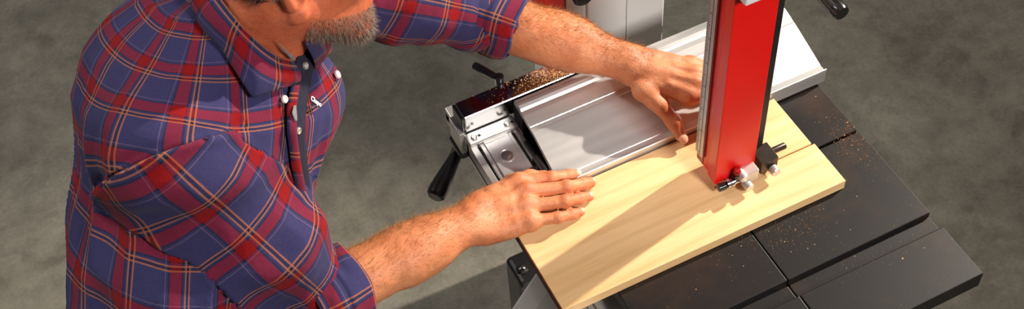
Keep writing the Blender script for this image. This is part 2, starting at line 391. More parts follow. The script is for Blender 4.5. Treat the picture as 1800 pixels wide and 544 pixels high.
auto_smooth(MB().lathe([(0, .010), (.004, .0135), (.11, .0148), (.122, .0148), (.127, .0128), (.127, .0)], (1.058, 1.243, 1.0), (1.058, 1.10, 1.0)).done('crank_handle', 'black_plastic', saw, label='glossy black crank handle'))

# ------------------------------------------------------------------ rip fence
fence = thing('rip_fence', 'aluminium rip fence with grooved carriage lying across the black saw table', 'fence', (.45, 1.2, .93))
prof = [(1.0515, .9625), (1.0535, .9635), (1.056, .9565), (1.068, .9565), (1.069, .9575), (1.150, .9845), (1.151, .9838), (1.158, .986), (1.159, .987), (1.180, .9915),
        (1.190, .9915), (1.193, .9955), (1.198, .998), (1.204, .9978), (1.208, .9945), (1.215, .9935), (1.2155, .985), (1.19, .982), (1.15, .975), (1.10, .957), (1.085, .934), (1.0515, .934)]
Mf = Matrix(((0, 0, 1, .501), (1, 0, 0, 0), (0, 1, 0, 0), (0, 0, 0, 1)))
fp = MB().prism(prof, .989 - .501, Mf).done('fence_plate', 'brushed_aluminium', fence, bevel=.0006)
rb = MB().box(.502, .76, 1.19, 1.2235, .934, .981).done('fence_backing', 'black_matte', fence, bevel=.001)
# box tube with end cap
tb = MB().box(.4165, .70, 1.2245, 1.2625, .950, .988).done('carriage_tube', 'polished_steel', fence, bevel=.0028, seg=3)
ec = MB().box(.4115, .4168, 1.2255, 1.2615, .951, .987).done('end_cap', 'black_plastic', fence, bevel=.002)
ca = MB()                                                      # carriage with grooves along Y
for a, b, z in ((.4115, .4225, .945), (.4225, .4275, .937), (.4275, .4345, .9435), (.4345, .4775, .9455), (.4775, .4835, .9435), (.4835, .4885, .936), (.4885, .4985, .944)):
    ca.box(a, b, 1.112, 1.214, .917, z)
ca.box(.4115, .4985, 1.205, 1.262, .917, .9435); ca.box(.4115, .4985, 1.02, 1.112, .917, .9255)
car = ca.done('carriage', 'brushed_aluminium', fence, bevel=.0008)
MB().box(.4226, .4274, 1.113, 1.197, .936, .9378).done('groove', 'black_matte', car); MB().box(.4836, .4884, 1.113, 1.197, .935, .9385).done('groove', 'black_matte', car)
ft = MB()
ft.box(.452, .4985, 1.104, 1.1125, .918, .950); ft.box(.488, .4995, 1.085, 1.13, .918, .9535); ft.box(.4905, .4995, 1.13, 1.165, .93, .951)
ft.done('slide_cap', 'black_plastic', fence, bevel=.0015)
br = MB().box(.4125, .499, 1.198, 1.2235, .945, .9505).done('bracket_plate', 'brushed_aluminium', fence, bevel=.0015)
for sx in (.4245, .4835):
    w = auto_smooth(MB().lathe([(0, .0052), (.0022, .0050), (.0034, .0036), (.0034, 0)], (sx, 1.2105, .9503), (sx, 1.2105, .96), 20).done('screw', 'steel', br))
    MB().box(sx + .007, sx + .0115, 1.2085, 1.2125, .9503, .9509).done('slot', 'black_matte', br)
auto_smooth(MB().lathe([(0, .0128), (.0012, .0128), (.0016, .0118), (.0010, .0112)], (.4565, 1.155, .9452), (.4565, 1.155, .96), 40).done('lens_rim', 'steel', car))
auto_smooth(MB().lathe([(0, .0112), (.0008, .0110), (.0017, .006), (.0019, 0)], (.4565, 1.155, .9452), (.4565, 1.155, .96), 40).done('scale_lens', 'lens', car))
# clamp lever on the far side of the tube
cl = auto_smooth(MB().lathe([(0, .006), (.012, .006), (.012, .0085), (.026, .0085), (.028, .006)], (.501, 1.270, .972), (.501, 1.270, 1.02)).done('clamp_lever', 'black_plastic', fence))
auto_smooth(MB().lathe([(0, .0055), (.012, .0060), (.038, .0072), (.05, .0068), (.052, .004)], (.501, 1.271, .992), (.4805, 1.312, .992)).done('lever_handle', 'black_plastic', cl))
auto_smooth(MB().lathe([(0, .0048), (.006, .0048), (.006, .0)], (.501, 1.270, .966), (.501, 1.270, 1.0)).done('lever_stud', 'steel', cl))
# big lock handle hanging at the end
lk = MB().box(.404, .4145, 1.222, 1.265, .905, .955).done('lock_hinge', 'brushed_aluminium', fence, bevel=.002)
auto_smooth(MB().cyl((.418, 1.243, .915), (.405, 1.258, .872), .0085).cyl((.411, 1.225, .900), (.411, 1.265, .900), .011).done('lock_pivot', 'black_plastic', fence))
auto_smooth(MB().lathe([(0, .009), (.006, .0105), (.022, .0112), (.058, .0150), (.082, .0168), (.093, .0160), (.097, .012), (.097, 0)], (.413, 1.262, .868), (.346, 1.206, .856), 28).done('lock_handle', 'black_plastic', fence))

# ------------------------------------------------------------------ board with its kerf
BT = .95; bx0, bx1, by0, by1 = .402, .891, .8575, 1.0495
poly = [(bx0, by0), (bx1, by0), (bx1, .9407), (.709, .9407), (.709, .9432), (bx1 - .004, .9432), (bx1 - .004, by1), (bx0, by1)]
bd = MB().prism(poly, BT - ZT - .0006, Matrix.Translation((0, 0, ZT + .0006))).done('board', 'maple', None, bevel=.0009)
MB().box(bx0 - .0009, bx0 + .0002, by0 + .0006, by1 - .0006, ZT + .001, BT - .0007).done('end_grain', 'end_brown', bd, label='dark brown end grain')
props(bd, 'pale maple board with a saw kerf, being pushed past the red blade guard', 'board')

# ------------------------------------------------------------------ sawdust lying on the saw
def flakes(name, n, sampler, mat, smin, smax, label):
    V = []; F = []
    for i in range(n):
        x, y, z = sampler(); s = random.uniform(smin, smax) * (random.random() ** 2 * .9 + .35)
        a = random.uniform(0, pi); ca_, sa_ = cos(a) * s, sin(a) * s; b = random.uniform(.3, .9); h = s * random.uniform(.5, 1.0)
        k = len(V)
        V += [(x + ca_, y + sa_, z), (x - sa_ * b, y + ca_ * b, z), (x - ca_, y - sa_, z), (x + sa_ * b, y - ca_ * b, z), (x, y, z + h)]
        F += [(k, k + 1, k + 4), (k + 1, k + 2, k + 4), (k + 2, k + 3, k + 4), (k + 3, k, k + 4), (k + 3, k + 2, k + 1, k)]
    o = mesh_from(name, V, F, mat, None, False); return props(o, label, 'sawdust', None, 'stuff')
def on_table():
    while True:
        q = random.random()
        if q < .30: x, y = random.gauss(.955, .02), random.gauss(.93, .035)
        elif q < .62: x, y = random.gauss(.77, .05), random.gauss(.83, .02)
        elif q < .74: x, y = random.gauss(.87, .05), random.gauss(.74, .016)
        else: x, y = random.uniform(X0, X1), random.uniform(Y0, 1.04)
        if not (X0 + .002 < x < X1 - .002 and Y0 + .002 < y < 1.04): continue
        if bx0 - .004 < x < bx1 + .003 and by0 - .003 < y < by1 + .004: continue
        if abs(x - BX) < .002: continue
        if .7275 < y < .7595: return x, y, ZT - .011 if .731 < y < .756 else None
        return x, y, ZT
def table_s():
    while True:
        p = on_table()
        if p[2] is not None: return p
flakes('sawdust', 1700, table_s, 'sawdust_dark', .0004, .0011, 'fine brown sawdust scattered over the black saw table')
flakes('sawdust', 90, table_s, 'sawdust', .0008, .0016, 'pale wood chips scattered over the black saw table')
def tube_s(): return min(.698, max(.45, random.gauss(.64, .055))), random.uniform(1.227, 1.261), .988
flakes('sawdust', 4200, tube_s, 'sawdust', .0006, .0018, 'thick pale sawdust lying on the steel tube behind the fence')

# ------------------------------------------------------------------ distance-field modelling for the person
def V3(*a): return np.array(a, float)
def unit(v): v = np.asarray(v, float); return v / np.linalg.norm(v)
def smin(a, b, k):
    h = np.clip(.5 + .5 * (b - a) / k, 0, 1); return b * (1 - h) + a * h - k * h * (1 - h)
class RC_:                                                       # tapered capsule, optionally flattened along an axis
    def __init__(s, a, b, r1, r2, n=None, q=1.): s.a, s.b, s.r1, s.r2 = V3(*a), V3(*b), r1, r2; s.n = None if n is None else unit(n); s.q = q
    def __call__(s, P):
        P = P - s.a; ba = s.b - s.a
        if s.n is not None:
            P = P + np.outer(P @ s.n, s.n) * (1 / s.q - 1); ba = ba + (ba @ s.n) * s.n * (1 / s.q - 1)
        h = np.clip(P @ ba / (ba @ ba + 1e-12), 0, 1)
        d = np.linalg.norm(P - h[:, None] * ba, axis=1) - (s.r1 + (s.r2 - s.r1) * h)
        return d * (s.q if s.n is not None else 1)
class EL:                                                        # ellipsoid, rows of R are its axes
    def __init__(s, c, r, R=None): s.c, s.r, s.R = V3(*c), V3(*r), np.eye(3) if R is None else np.array(R)
    def __call__(s, P):
        p = (P - s.c) @ s.R.T; k0 = np.linalg.norm(p / s.r, axis=1); k1 = np.linalg.norm(p / s.r ** 2, axis=1) + 1e-9
        return k0 * (k0 - 1) / k1
class GC:                                                        # body trunk: elliptic sections along an axis
    def __init__(s, o, a, l, f, tab): s.o, s.a, s.l, s.f = o, a, l, f; s.t = np.array(tab)
    def __call__(s, P):
        p = P - s.o; h = p @ s.a; T = s.t; hc = np.clip(h, T[0, 0], T[-1, 0])
        w = np.interp(hc, T[:, 0], T[:, 1]); d_ = np.interp(hc, T[:, 0], T[:, 2]); ol = np.interp(hc, T[:, 0], T[:, 3]); of = np.interp(hc, T[:, 0], T[:, 4])
        pl = p @ s.l - ol; pf = p @ s.f - of
        q = np.sqrt((pl / w) ** 2 + (pf / d_) ** 2) + 1e-9; gq = np.sqrt((pl / w ** 2) ** 2 + (pf / d_ ** 2) ** 2) / q + 1e-9
        d = np.maximum((q - 1) / np.maximum(gq, 3.), -.15)
        return np.maximum(d, np.maximum(h - T[-1, 0], T[0, 0] - h))
class U:                                                         # smooth union
    def __init__(s, k, *c): s.k, s.c = k, c
    def __call__(s, P):
        d = None
        for c in s.c:
            e = c(P); d = e if d is None else smin(d, e, s.k)
        return d
    def local(s, ctr, rad):                                      # the sub-tree that matters near a block
        out = []
        for c in s.c:
            if c(ctr)[0] - rad > .05 + s.k: continue
            if isinstance(c, U):
                c = c.local(ctr, rad)
                if c is None: continue
            out.append(c)
        return U(s.k, *out) if out else None
def surface(fn, lo, hi, h, B=16):
    lo = np.asarray(lo, float); n = np.ceil((np.asarray(hi) - lo) / (h * B)).astype(int)
    rad = h * B * .87
    ctr = np.array([(i, j, k) for i in range(n[0]) for j in range(n[1]) for k in range(n[2])])
    C = lo + (ctr + .5) * h * B
    keep = np.abs(fn(C)) < rad * 1.9 + .01
    g = np.stack(np.meshgrid(*[np.arange(B + 1)] * 3, indexing='ij'), -1).reshape(-1, 3)
    S = 100000; cells = []; pos = []; quads = []
    key = lambda c: (c[:, 0] * S + c[:, 1]) * S + c[:, 2]
    corners = np.array([(i, j, k) for i in (0, 1) for j in (0, 1) for k in (0, 1)])
    edges = [(a, b) for a in range(8) for b in range(a + 1, 8) if np.abs(corners[a] - corners[b]).sum() == 1]
    for bc, c0 in zip(ctr[keep], C[keep]):
        loc = fn.local(c0[None], rad)
        if loc is None: continue
        o = bc * B; P = lo + (g + o) * h
        D = loc(P).reshape((B + 1,) * 3)
        if D.min() > 0 or D.max() < 0: continue
        I = D < 0
        cn = np.stack([I[i:i + B, j:j + B, k:k + B] for i, j, k in corners]); sm = cn.sum(0)
        ac = np.argwhere((sm > 0) & (sm < 8))
        if len(ac):
            dv = np.stack([D[ac[:, 0] + i, ac[:, 1] + j, ac[:, 2] + k] for i, j, k in corners], 1)
            acc = np.zeros((len(ac), 3)); cnt = np.zeros(len(ac))
            for a, b in edges:
                x = (dv[:, a] < 0) != (dv[:, b] < 0); t = dv[:, a] / np.where(x, dv[:, a] - dv[:, b], 1)
                acc += np.where(x[:, None], corners[a] + t[:, None] * (corners[b] - corners[a]), 0); cnt += x
            pos.append(lo + (ac + o + acc / cnt[:, None]) * h); cells.append(ac + o)
        for ax in range(3):
            sl = [slice(0, B)] * 3; s2 = list(sl); s2[ax] = slice(1, B + 1)
            A, Bv = I[tuple(sl)], I[tuple(s2)]
            e = np.argwhere(A != Bv)
            if not len(e): continue
            fl_ = A[tuple(e.T)]; u, v = np.eye(3, dtype=int)[(ax + 1) % 3], np.eye(3, dtype=int)[(ax + 2) % 3]; e = e + o
            q = np.stack([key(e), key(e - u), key(e - u - v), key(e - v)], 1); q[~fl_] = q[~fl_][:, ::-1]
            quads.append(q)
    pos = np.concatenate(pos); k = key(np.concatenate(cells)); od = np.argsort(k); k = k[od]; pos = pos[od]
    q = np.concatenate(quads); ix = np.clip(np.searchsorted(k, q), 0, len(k) - 1); ok = (k[ix] == q).all(1)
    return pos, ix[ok]
def gradient(fn, P, e=.0008):
    return np.stack([(fn(P + d) - fn(P - d)) / (2 * e) for d in np.eye(3) * e], 1)
def hash3(i):
    x = (i[:, 0] * 374761393 + i[:, 1] * 668265263 + i[:, 2] * 2147483647) & 0xffffffff
    x = ((x ^ (x >> 13)) * 1274126177) & 0xffffffff; x = x ^ (x >> 16); return (x & 0xffff) / 65535.
def vnoise(P, s):
    P = np.asarray(P) * s; i = np.floor(P).astype(np.int64); f = P - i; f = f * f * (3 - 2 * f); r = 0
    for a in (0, 1):
        for b in (0, 1):
            for c in (0, 1):
                w = (f[:, 0] if a else 1 - f[:, 0]) * (f[:, 1] if b else 1 - f[:, 1]) * (f[:, 2] if c else 1 - f[:, 2])
                r = r + w * hash3(i + np.array([a, b, c]))
    return r * 2 - 1
def big_mesh(name, V, F, mat, parent=None, smooth=True, label=None):
    me = bpy.data.meshes.new(name); me.vertices.add(len(V)); me.vertices.foreach_set('co', V.astype(np.float32).ravel())
    me.loops.add(F.size); me.loops.foreach_set('vertex_index', F.astype(np.int32).ravel())
    me.polygons.add(len(F)); me.polygons.foreach_set('loop_start', (np.arange(len(F)) * F.shape[1]).astype(np.int32))
    me.update(calc_edges=True); me.validate()
    return link(name, me, mat, parent, smooth, label=label)
def compact(V, F):
    u, inv = np.unique(F, return_inverse=True); return V[u], inv.reshape(F.shape), u

# ------------------------------------------------------------------ the pose
Rw = at(850, 380, .984)                                          # right wrist, resting over the board's near end
Re = at(576, 522, 1.0)                                           # right elbow
Rs = V3(-.022, 1.090, 1.322)                                     # right shoulder
Lw = at(1108, 113, 1.035)
Le = at(846, 24, 1.095)
Ls = V3(.215, 1.375, 1.280)
HIP = V3(-.095, .985, .96); NB = V3(.115, 1.225, 1.365)
A_ = unit(NB - HIP); L_ = Ls - Rs; L_ = unit(L_ - (L_ @ A_) * A_); F_ = np.cross(L_, A_)
SL = np.linalg.norm(NB - HIP)
HC = V3(.212, 1.184, 1.463); pt = radians(12)                    # head centre, looking down at the work
hf = unit(V3(cos(pt), -.06, -sin(pt))); hl = unit(np.cross(V3(sin(pt), .17, cos(pt)), hf)); hu = np.cross(hf, hl)
HR = np.array([hf, hl, hu])
def hp(f, l, u): return HC + f * hf + l * hl + u * hu

# hand skeletons: joints as (pixel x, pixel y, height) on the surface they rest on
def J(*l): return [at(x, y, z) for x, y, z in l]
rh = dict(index=J((912, 320, .982), (969, 313, .975), (1000, 309, .965), (1013, 307, .960)),
          middle=J((925, 337, .984), (996, 330, .977), (1024, 324, .965), (1038, 321, .959)),
          ring=J((926, 362, .980), (993, 355, .975), (1019, 349, .964), (1035, 346, .959)),
          little=J((932, 389, .973), (981, 383, .969), (1005, 377, .961), (1020, 373, .958)))
rth = J((868, 350, .978), (898, 322, .968), (932, 312, .962), (957, 309, .960))
lh = dict(index=J((1212, 166, 1.016), (1252, 172, 1.010), (1284, 178, .990), (1300, 182, .976)),
          middle=J((1222, 148, 1.022), (1268, 152, 1.016), (1303, 157, 1.000), (1322, 160, .990)),
          ring=J((1222, 130, 1.020), (1266, 133, 1.016), (1298, 137, 1.004), (1315, 139, .996)),
          little=J((1214, 114, 1.014), (1250, 117, 1.012), (1274, 120, 1.006), (1290, 122, 1.000)))
lth = J((1130, 160, 1.022), (1160, 186, 1.006), (1184, 214, .984), (1197, 240, .968))
FR = dict(index=(.0112, .0098, .0089, .0081), middle=(.0116, .0101, .0091, .0083), ring=(.0112, .0096, .0087, .0079), little=(.0102, .0086, .0078, .0071))
def hand(W0, WA, WB, fing, thumb, el, up):
    """W0 wrist centre, WA wrist edge at the thumb side, WB at the little-finger side"""
    chains = []
    for n, p in fing.items():
        r = FR[n]
        c = [RC_(p[0], p[1], r[0], r[1]), RC_(p[1], p[2], r[1], r[2]), RC_(p[2], p[3], r[2], r[3])]
        c += [EL(p[1] + up * .0012, (r[1] * 1.10,) * 3), EL(p[2], (r[2] * 1.04,) * 3)]
        chains.append(U(.0035, *c))
    F = U(.0014, *chains)
    names = list(fing); ws = [WA, WA * .6 + WB * .4, WA * .3 + WB * .7, WB]
    palm = []
    for n, w in zip(names, ws):
        p = fing[n][0]
        palm.append(RC_(w - up * .004, p - up * .004, .0165, .0135))
        palm.append(EL(p + up * .001, (.0122,) * 3))
        palm.append(RC_(w * .35 + p * .65 + up * .0095, p + up * .0098, .0022, .0026))         # tendon
    a, b = fing['index'][0], fing['little'][0]
    palm.append(RC_(a - up * .005, b - up * .005, .0125, .0115)); palm.append(RC_(WB - up * .008, b * .6 + WB * .4 - up * .008, .019, .015))
    palm.append(RC_(W0 * .5 + WA * .5, (fing['middle'][0] + W0) / 2 - up * .006, .020, .018))
    t = thumb
    T = U(.006, RC_(t[0], t[1], .0165, .0130), RC_(t[1], t[2], .0125, .0108), RC_(t[2], t[3], .0108, .0092, up, .86), EL(t[2], (.0116,) * 3))
    palm.append(RC_(t[0], fing['index'][0] * .55 + W0 * .45 - up * .006, .014, .011))
    return U(.007, U(.011, *palm), F, T)
def forearm(W0, WA, WB, E, sh):
    d = unit(W0 - E); L = np.linalg.norm(W0 - E); s = unit(WB - WA)
    n = np.cross(d, s)
    return [RC_(WA + s * .012 - d * .012, WB - s * .012 - d * .012, .0225, .0225),
            RC_(W0 - d * .03 - s * .008, E + d * L * .55 - s * .010, .0245, .036), RC_(W0 - d * .03 + s * .008, E + d * L * .50 + s * .009, .0235, .035),
            RC_(E + d * L * .62 + s * .002, E + d * .03, .0385, .041), RC_(E + d * .05 - s * .008, E + d * L * .42 - s * .011, .037, .035),
            EL(WB - d * .014 - s * .010 + n * .006, (.0155,) * 3), RC_(E, sh * .35 + E * .65, .042, .044), RC_(sh * .35 + E * .65, sh, .044, .048)]
RWA, RWB = at(846, 350, .984), at(860, 404, .978)
LWB, LWA = at(1122, 100, 1.036), at(1112, 132, 1.032)
rup = unit(np.cross(unit(RWA - RWB), unit(rh['middle'][0] - Rw))); rup = rup if rup[2] > 0 else -rup
lup = unit(np.cross(unit(LWB - LWA), unit(lh['middle'][0] - Lw))); lup = lup if lup[2] > 0 else -lup
R_hand = hand(Rw, RWA, RWB, rh, rth, Re, rup)
L_hand = hand(Lw, LWA, LWB, lh, lth, Le, lup)
# head: skull, jaw, chin, nose, brows, lips, ears, neck
hd = [EL(hp(-.012, 0, .052), (.098, .077, .088), HR), EL(hp(.018, 0, -.02), (.074, .066, .088), HR), RC_(hp(.0, -.050, -.045), hp(.068, -.016, -.098), .020, .019), RC_(hp(.0, .050, -.045), hp(.068, .016, -.098), .020, .019),
      EL(hp(.077, 0, -.101), (.020, .024, .019), HR), EL(hp(.060, 0, -.055), (.034, .040, .045), HR), EL(hp(.055, -.044, -.012), (.025, .022, .022), HR), EL(hp(.055, .044, -.012), (.025, .022, .022), HR),
      RC_(hp(.082, -.028, .032), hp(.082, .028, .032), .011, .011), EL(hp(.0745, -.032, .0135), (.0145,) * 3), EL(hp(.0745, .032, .0135), (.0145,) * 3)]
nose = U(.008, RC_(hp(.086, 0, .022), hp(.108, 0, -.016), .008, .011), EL(hp(.111, 0, -.019), (.012, .012, .010), HR), EL(hp(.100, .012, -.022), (.010, .008, .008), HR), EL(hp(.100, -.012, -.022), (.010, .008, .008), HR))
lips = U(.003, RC_(hp(.089, -.020, -.053), hp(.093, .020, -.053), .0052, .0052), RC_(hp(.088, -.017, -.064), hp(.089, .017, -.064), .0062, .0062))
def ear(s):
    c = lambda f, l, u: hp(f - .012, s * (l + .003), u)
    return U(.004, RC_(c(.002, .073, .030), c(-.018, .083, .036), .006, .006), RC_(c(-.018, .083, .036), c(-.030, .088, .016), .006, .006), RC_(c(-.030, .088, .016), c(-.018, .083, -.014), .006, .007),
             EL(c(-.006, .078, -.030), (.010, .006, .012), HR), EL(c(-.010, .076, .005), (.016, .006, .026), HR))
neck = U(.02, RC_(NB + A_ * -.05, hp(-.030, 0, -.050), .066, .056), RC_(NB + L_ * -.03 - A_ * .02, hp(-.035, -.03, -.03), .05, .045), RC_(NB + L_ * .03 - A_ * .02, hp(-.035, .03, -.03), .05, .045),
         RC_(NB + F_ * .055 - A_ * .05, hp(-.03, -.055, -.035), .013, .014), RC_(NB + F_ * .06 - A_ * .04, hp(.0, 0, -.07), .035, .038))
head = U(.010, U(.022, *hd), nose, lips, ear(1), ear(-1))
trunk = U(.05, GC(HIP, A_, L_, F_, [(-.06, .12, .09, .03, -.045), (.15, .12, .09, .03, -.045), (.30, .13, .09, .028, -.04), (.40, .12, .085, .01, -.03), (SL - .02, .06, .05, 0, 0)]), RC_(NB - A_ * .05, Rs, .05, .05), RC_(NB - A_ * .05, Ls, .05, .05))
BODY = U(.012, U(.02, U(.035, trunk, neck), head), U(.010, U(.018, *forearm(Rw, RWA, RWB, Re, Rs)), R_hand), U(.010, U(.018, *forearm(Lw, LWA, LWB, Le, Ls)), L_hand))

bV, bF = surface(BODY, (-.40, .78, .80), (.92, 1.62, 1.66), .0027)
G = gradient(BODY, bV); G /= np.linalg.norm(G, axis=1)[:, None] + 1e-9
bV = bV - np.clip(BODY(bV), -.002, .002)[:, None] * G
bV = bV + (vnoise(bV, 55) * .0005 + vnoise(bV, 130) * .00028)[:, None] * G
body = big_mesh('person', bV, bF, 'skin')
props(body, 'man in a rolled-sleeve plaid shirt leaning over the saw table, guiding the board', 'person')
hn = np.clip(1 - np.linalg.norm(bV - hp(-.01, 0, -.02), axis=1) / .24, 0, 1) * .95
hh = np.zeros(len(bV))
for hnd in (rh, lh):
    for n in hnd:
        for p in hnd[n][1:]: hh = np.maximum(hh, np.exp(-(np.linalg.norm(bV - p, axis=1) / .011) ** 2) * .35)
        hh = np.maximum(hh, np.exp(-(np.linalg.norm(bV - hnd[n][0], axis=1) / .013) ** 2) * .25)
ru = np.clip(np.maximum(np.minimum(hn * 1.7, .62), hh), 0, 1)
at_ = body.data.attributes.new('ruddy', 'FLOAT', 'POINT'); at_.data.foreach_set('value', ru.astype(np.float32))

# ------------------------------------------------------------------ shirt
def hit(fn, px, py, off=0.):                                     # where the line of sight meets a surface, else its nearest point to that line
    d = ray(px, py); t = np.linspace(1.0, 2.4, 561); D = fn(CAM + t[:, None] * d)
    i = np.argmax(D < 0) if (D < 0).any() else int(np.argmin(D))
    p = CAM + d * t[i]
    for _ in range(8):
        n = gradient(fn, p[None])[0]; n = n / (np.linalg.norm(n) + 1e-9); e = fn(p[None])[0]
        p = p - n * e if D[i] > 0 else p + d * np.clip(e, -.02, .02) * .6
    return p + n * off, n
TR = GC(HIP, A_, L_, F_, [(-.09, .185, .145, .02, -.045), (.08, .188, .142, .025, -.050), (.20, .188, .147, .03, -.046), (.32, .185, .154, .028, -.038), (.40, .170, .152, .01, -.036), (.46, .125, .125, 0, -.036), (SL, .078, .080, 0, -.010)])
S_TR = U(.06, TR, EL(HIP + A_ * .405 + L_ * .085 + F_ * .056, (.075, .075, .075)), EL(HIP + A_ * .448 - F_ * .090, (.11, .084, .092), np.array([L_, F_, A_])), RC_(NB - A_ * .055, Rs * .93 + NB * .07 , .070, .078), RC_(NB - A_ * .055, Ls * .93 + NB * .07, .070, .078))
rc_end = Re + unit(Rw - Re) * .008; lc_end = Le + unit(Lw - Le) * .040
S_R = U(.035, RC_(Rs, Rs * .45 + Re * .55, .079, .074), RC_(Rs * .45 + Re * .55, Re - unit(Re - Rs) * .072, .074, .054), RC_(Re - unit(Re - Rs) * .03, Re, .044, .044))
S_L = U(.03, RC_(Ls, Ls * .45 + Le * .55, .072, .062), RC_(Ls * .45 + Le * .55, Le - unit(Le - Ls) * .02, .061, .052), RC_(Le, lc_end, .047, .045))
SHIRT = U(.030, S_TR, S_R, S_L)
sV, sF = surface(SHIRT, (-.42, .62, .80), (.72, 1.72, 1.56), .0045)
sN = gradient(SHIRT, sV); sN /= np.linalg.norm(sN, axis=1)[:, None] + 1e-9
sV = sV - np.clip(SHIRT(sV), -.004, .004)[:, None] * sN

def torso_uv(P):
    p = P - HIP; h = p @ A_; l = p @ L_; f = p @ F_ + .018
    th = np.arctan2(-f, -l)                                       # zero on his right side, cut on his left
    w, d = .21, .17
    re = 1 / np.sqrt((np.cos(th) / w) ** 2 + (np.sin(th) / d) ** 2); r = np.hypot(l, f)
    return th * .19, h + np.maximum(0, re - r) * .95, h
def limb_uv(P, a, b, c, ref):
    out = []
    d1 = unit(b - a); d2 = unit(c - b); L1 = np.linalg.norm(b - a)
    t1 = (P - a) @ d1; t2 = (P - b) @ d2
    w = np.clip((t1 - L1 + .05) / .10, 0, 1); w = w * w * (3 - 2 * w)
    t = t1 * (1 - w) + (L1 + t2) * w
    d = d1[None] * (1 - w[:, None]) + d2[None] * w[:, None]; d /= np.linalg.norm(d, axis=1)[:, None]
    o = a[None] * (1 - w[:, None]) + b[None] * w[:, None]
    q = P - o; q = q - (q * d).sum(1)[:, None] * d
    x = ref[None] - (d @ ref)[:, None] * d; x /= np.linalg.norm(x, axis=1)[:, None]; y = np.cross(d, x)
    ph = np.arctan2((q * y).sum(1), (q * x).sum(1)); return ph * .072, t, ph
view = unit(CAM - (Rs + Re) / 2); viewl = unit(CAM - (Ls + Le) / 2)
ru_, rt_, rph = limb_uv(sV, Rs, Re, Rw, view); lu_, lt_, lph = limb_uv(sV, Ls, Le, Lw, viewl); tu_, tv_, th_ = torso_uv(sV)
dT, dR, dL = S_TR(sV), S_R(sV), S_L(sV)
nR = unit(unit(Re - Rs) * .8 - L_ * .6); nL = unit(unit(Le - Ls) * .8 + L_ * .6)
SEAM = .012
isR = ((sV - Rs) @ nR > SEAM) & (dR < dT + .02) & (dR < dL)
isL = ((sV - Ls) @ nL > SEAM) & (dL < dT + .02) & (dL < dR)
# folds
def ridge(x): return 1 - np.abs(x)
q = np.stack([tu_ * 1.0, tv_ * .42, sV[:, 2] * 0], 1)
fold = ridge(vnoise(q, 15)) * .016 + ridge(vnoise(q + 5.2, 36)) * .004 + vnoise(sV, 11) * .006
yoke = np.clip((tv_ - .36) / .08, 0, 1)
dispT = (fold - .010) * (1 - .65 * yoke)
def limb_fold(t, ph, L1, seed):
    e = np.exp(-((t - L1 + .02) / .085) ** 2); s0 = np.exp(-((t - .03) / .07) ** 2)
    q = np.stack([np.cos(ph) * .05 + t * .2, np.sin(ph) * .05, t * .9 + seed], 1)
    wv = np.sin((t * 62 + np.sin(ph * 1.0 + seed) * 1.5 + vnoise(q, 30) * 2.2))
    lw_ = np.sin(t * 30 + ph * 1.6 + vnoise(q, 22) * 2.0 + seed)
    return wv * .0042 * e + lw_ * .0040 * (1 - e) + ridge(vnoise(q, 26)) * .005 + s0 * .003 * np.sin(ph * 4 + t * 40)
dR_ = limb_fold(rt_, rph, np.linalg.norm(Re - Rs), 1.3) + .002; dL_ = limb_fold(lt_, lph, np.linalg.norm(Le - Ls), 4.1) + .002
edgeR = np.exp(-(np.clip((sV - Rs) @ nR - SEAM, 0, 1) / .012) ** 2); edgeL = np.exp(-(np.clip((sV - Ls) @ nL - SEAM, 0, 1) / .012) ** 2)
groove = np.where(isR | isL, 0, np.exp(-(((sV - Rs) @ nR - SEAM + .004) / .010) ** 2) * (dR < .03) + np.exp(-(((sV - Ls) @ nL - SEAM + .004) / .010) ** 2) * (dL < .03)) * .004
disp = np.where(isR, dR_ + edgeR * .004, np.where(isL, dL_ + edgeL * .004, dispT - groove))
fR, fL = isR[sF].sum(1) >= 2, isL[sF].sum(1) >= 2
for msk, S0, nn in ((fR, Rs, nR), (fL, Ls, nL)):                  # straighten the armhole seams
    a = np.zeros(len(sV), bool); a[sF[msk]] = True; b = np.zeros(len(sV), bool); b[sF[~msk]] = True
    g = (sV - S0) @ nn - SEAM; tn = nn[None] - (sN @ nn)[:, None] * sN; t2 = (tn * tn).sum(1)
    on = a & b & (np.abs(g) < .009) & (t2 > .1); sV[on] -= tn[on] * (g[on] / t2[on])[:, None]
    disp = np.where(on, np.where(np.isin(np.arange(len(sV)), sF[msk]), .003, disp), disp)
sP = sV + disp[:, None] * sN
def cloth(name, mask, uu, vv, parent, P=sP, mat='plaid', label=None):
    F = sF[mask]; V, F2, ids = compact(P, F)
    o = big_mesh(name, V, F2, mat, parent, True, label)
    uvl = o.data.uv_layers.new(name='UVMap'); c = np.stack([uu[F], vv[F]], -1)
    span = c[:, :, 0].max(1) - c[:, :, 0].min(1); cw = 2 * pi * (.19 if name == 'shirt' else .072)
    bad = span > cw / 2; c[bad, :, 0] = np.where(c[bad, :, 0] < 0, c[bad, :, 0] + cw, c[bad, :, 0])
    uvl.data.foreach_set('uv', c.astype(np.float32).ravel())
    sd = o.modifiers.new('thickness', 'SOLIDIFY'); sd.thickness = .0025; sd.offset = -1
    return o
keepT = ~(fR | fL)
shirt = cloth('shirt', keepT, tu_, tv_, body)
slR = cloth('sleeve', fR, ru_ + .02, rt_, shirt); slL = cloth('sleeve', fL, lu_ + .03, lt_ + .03, shirt)

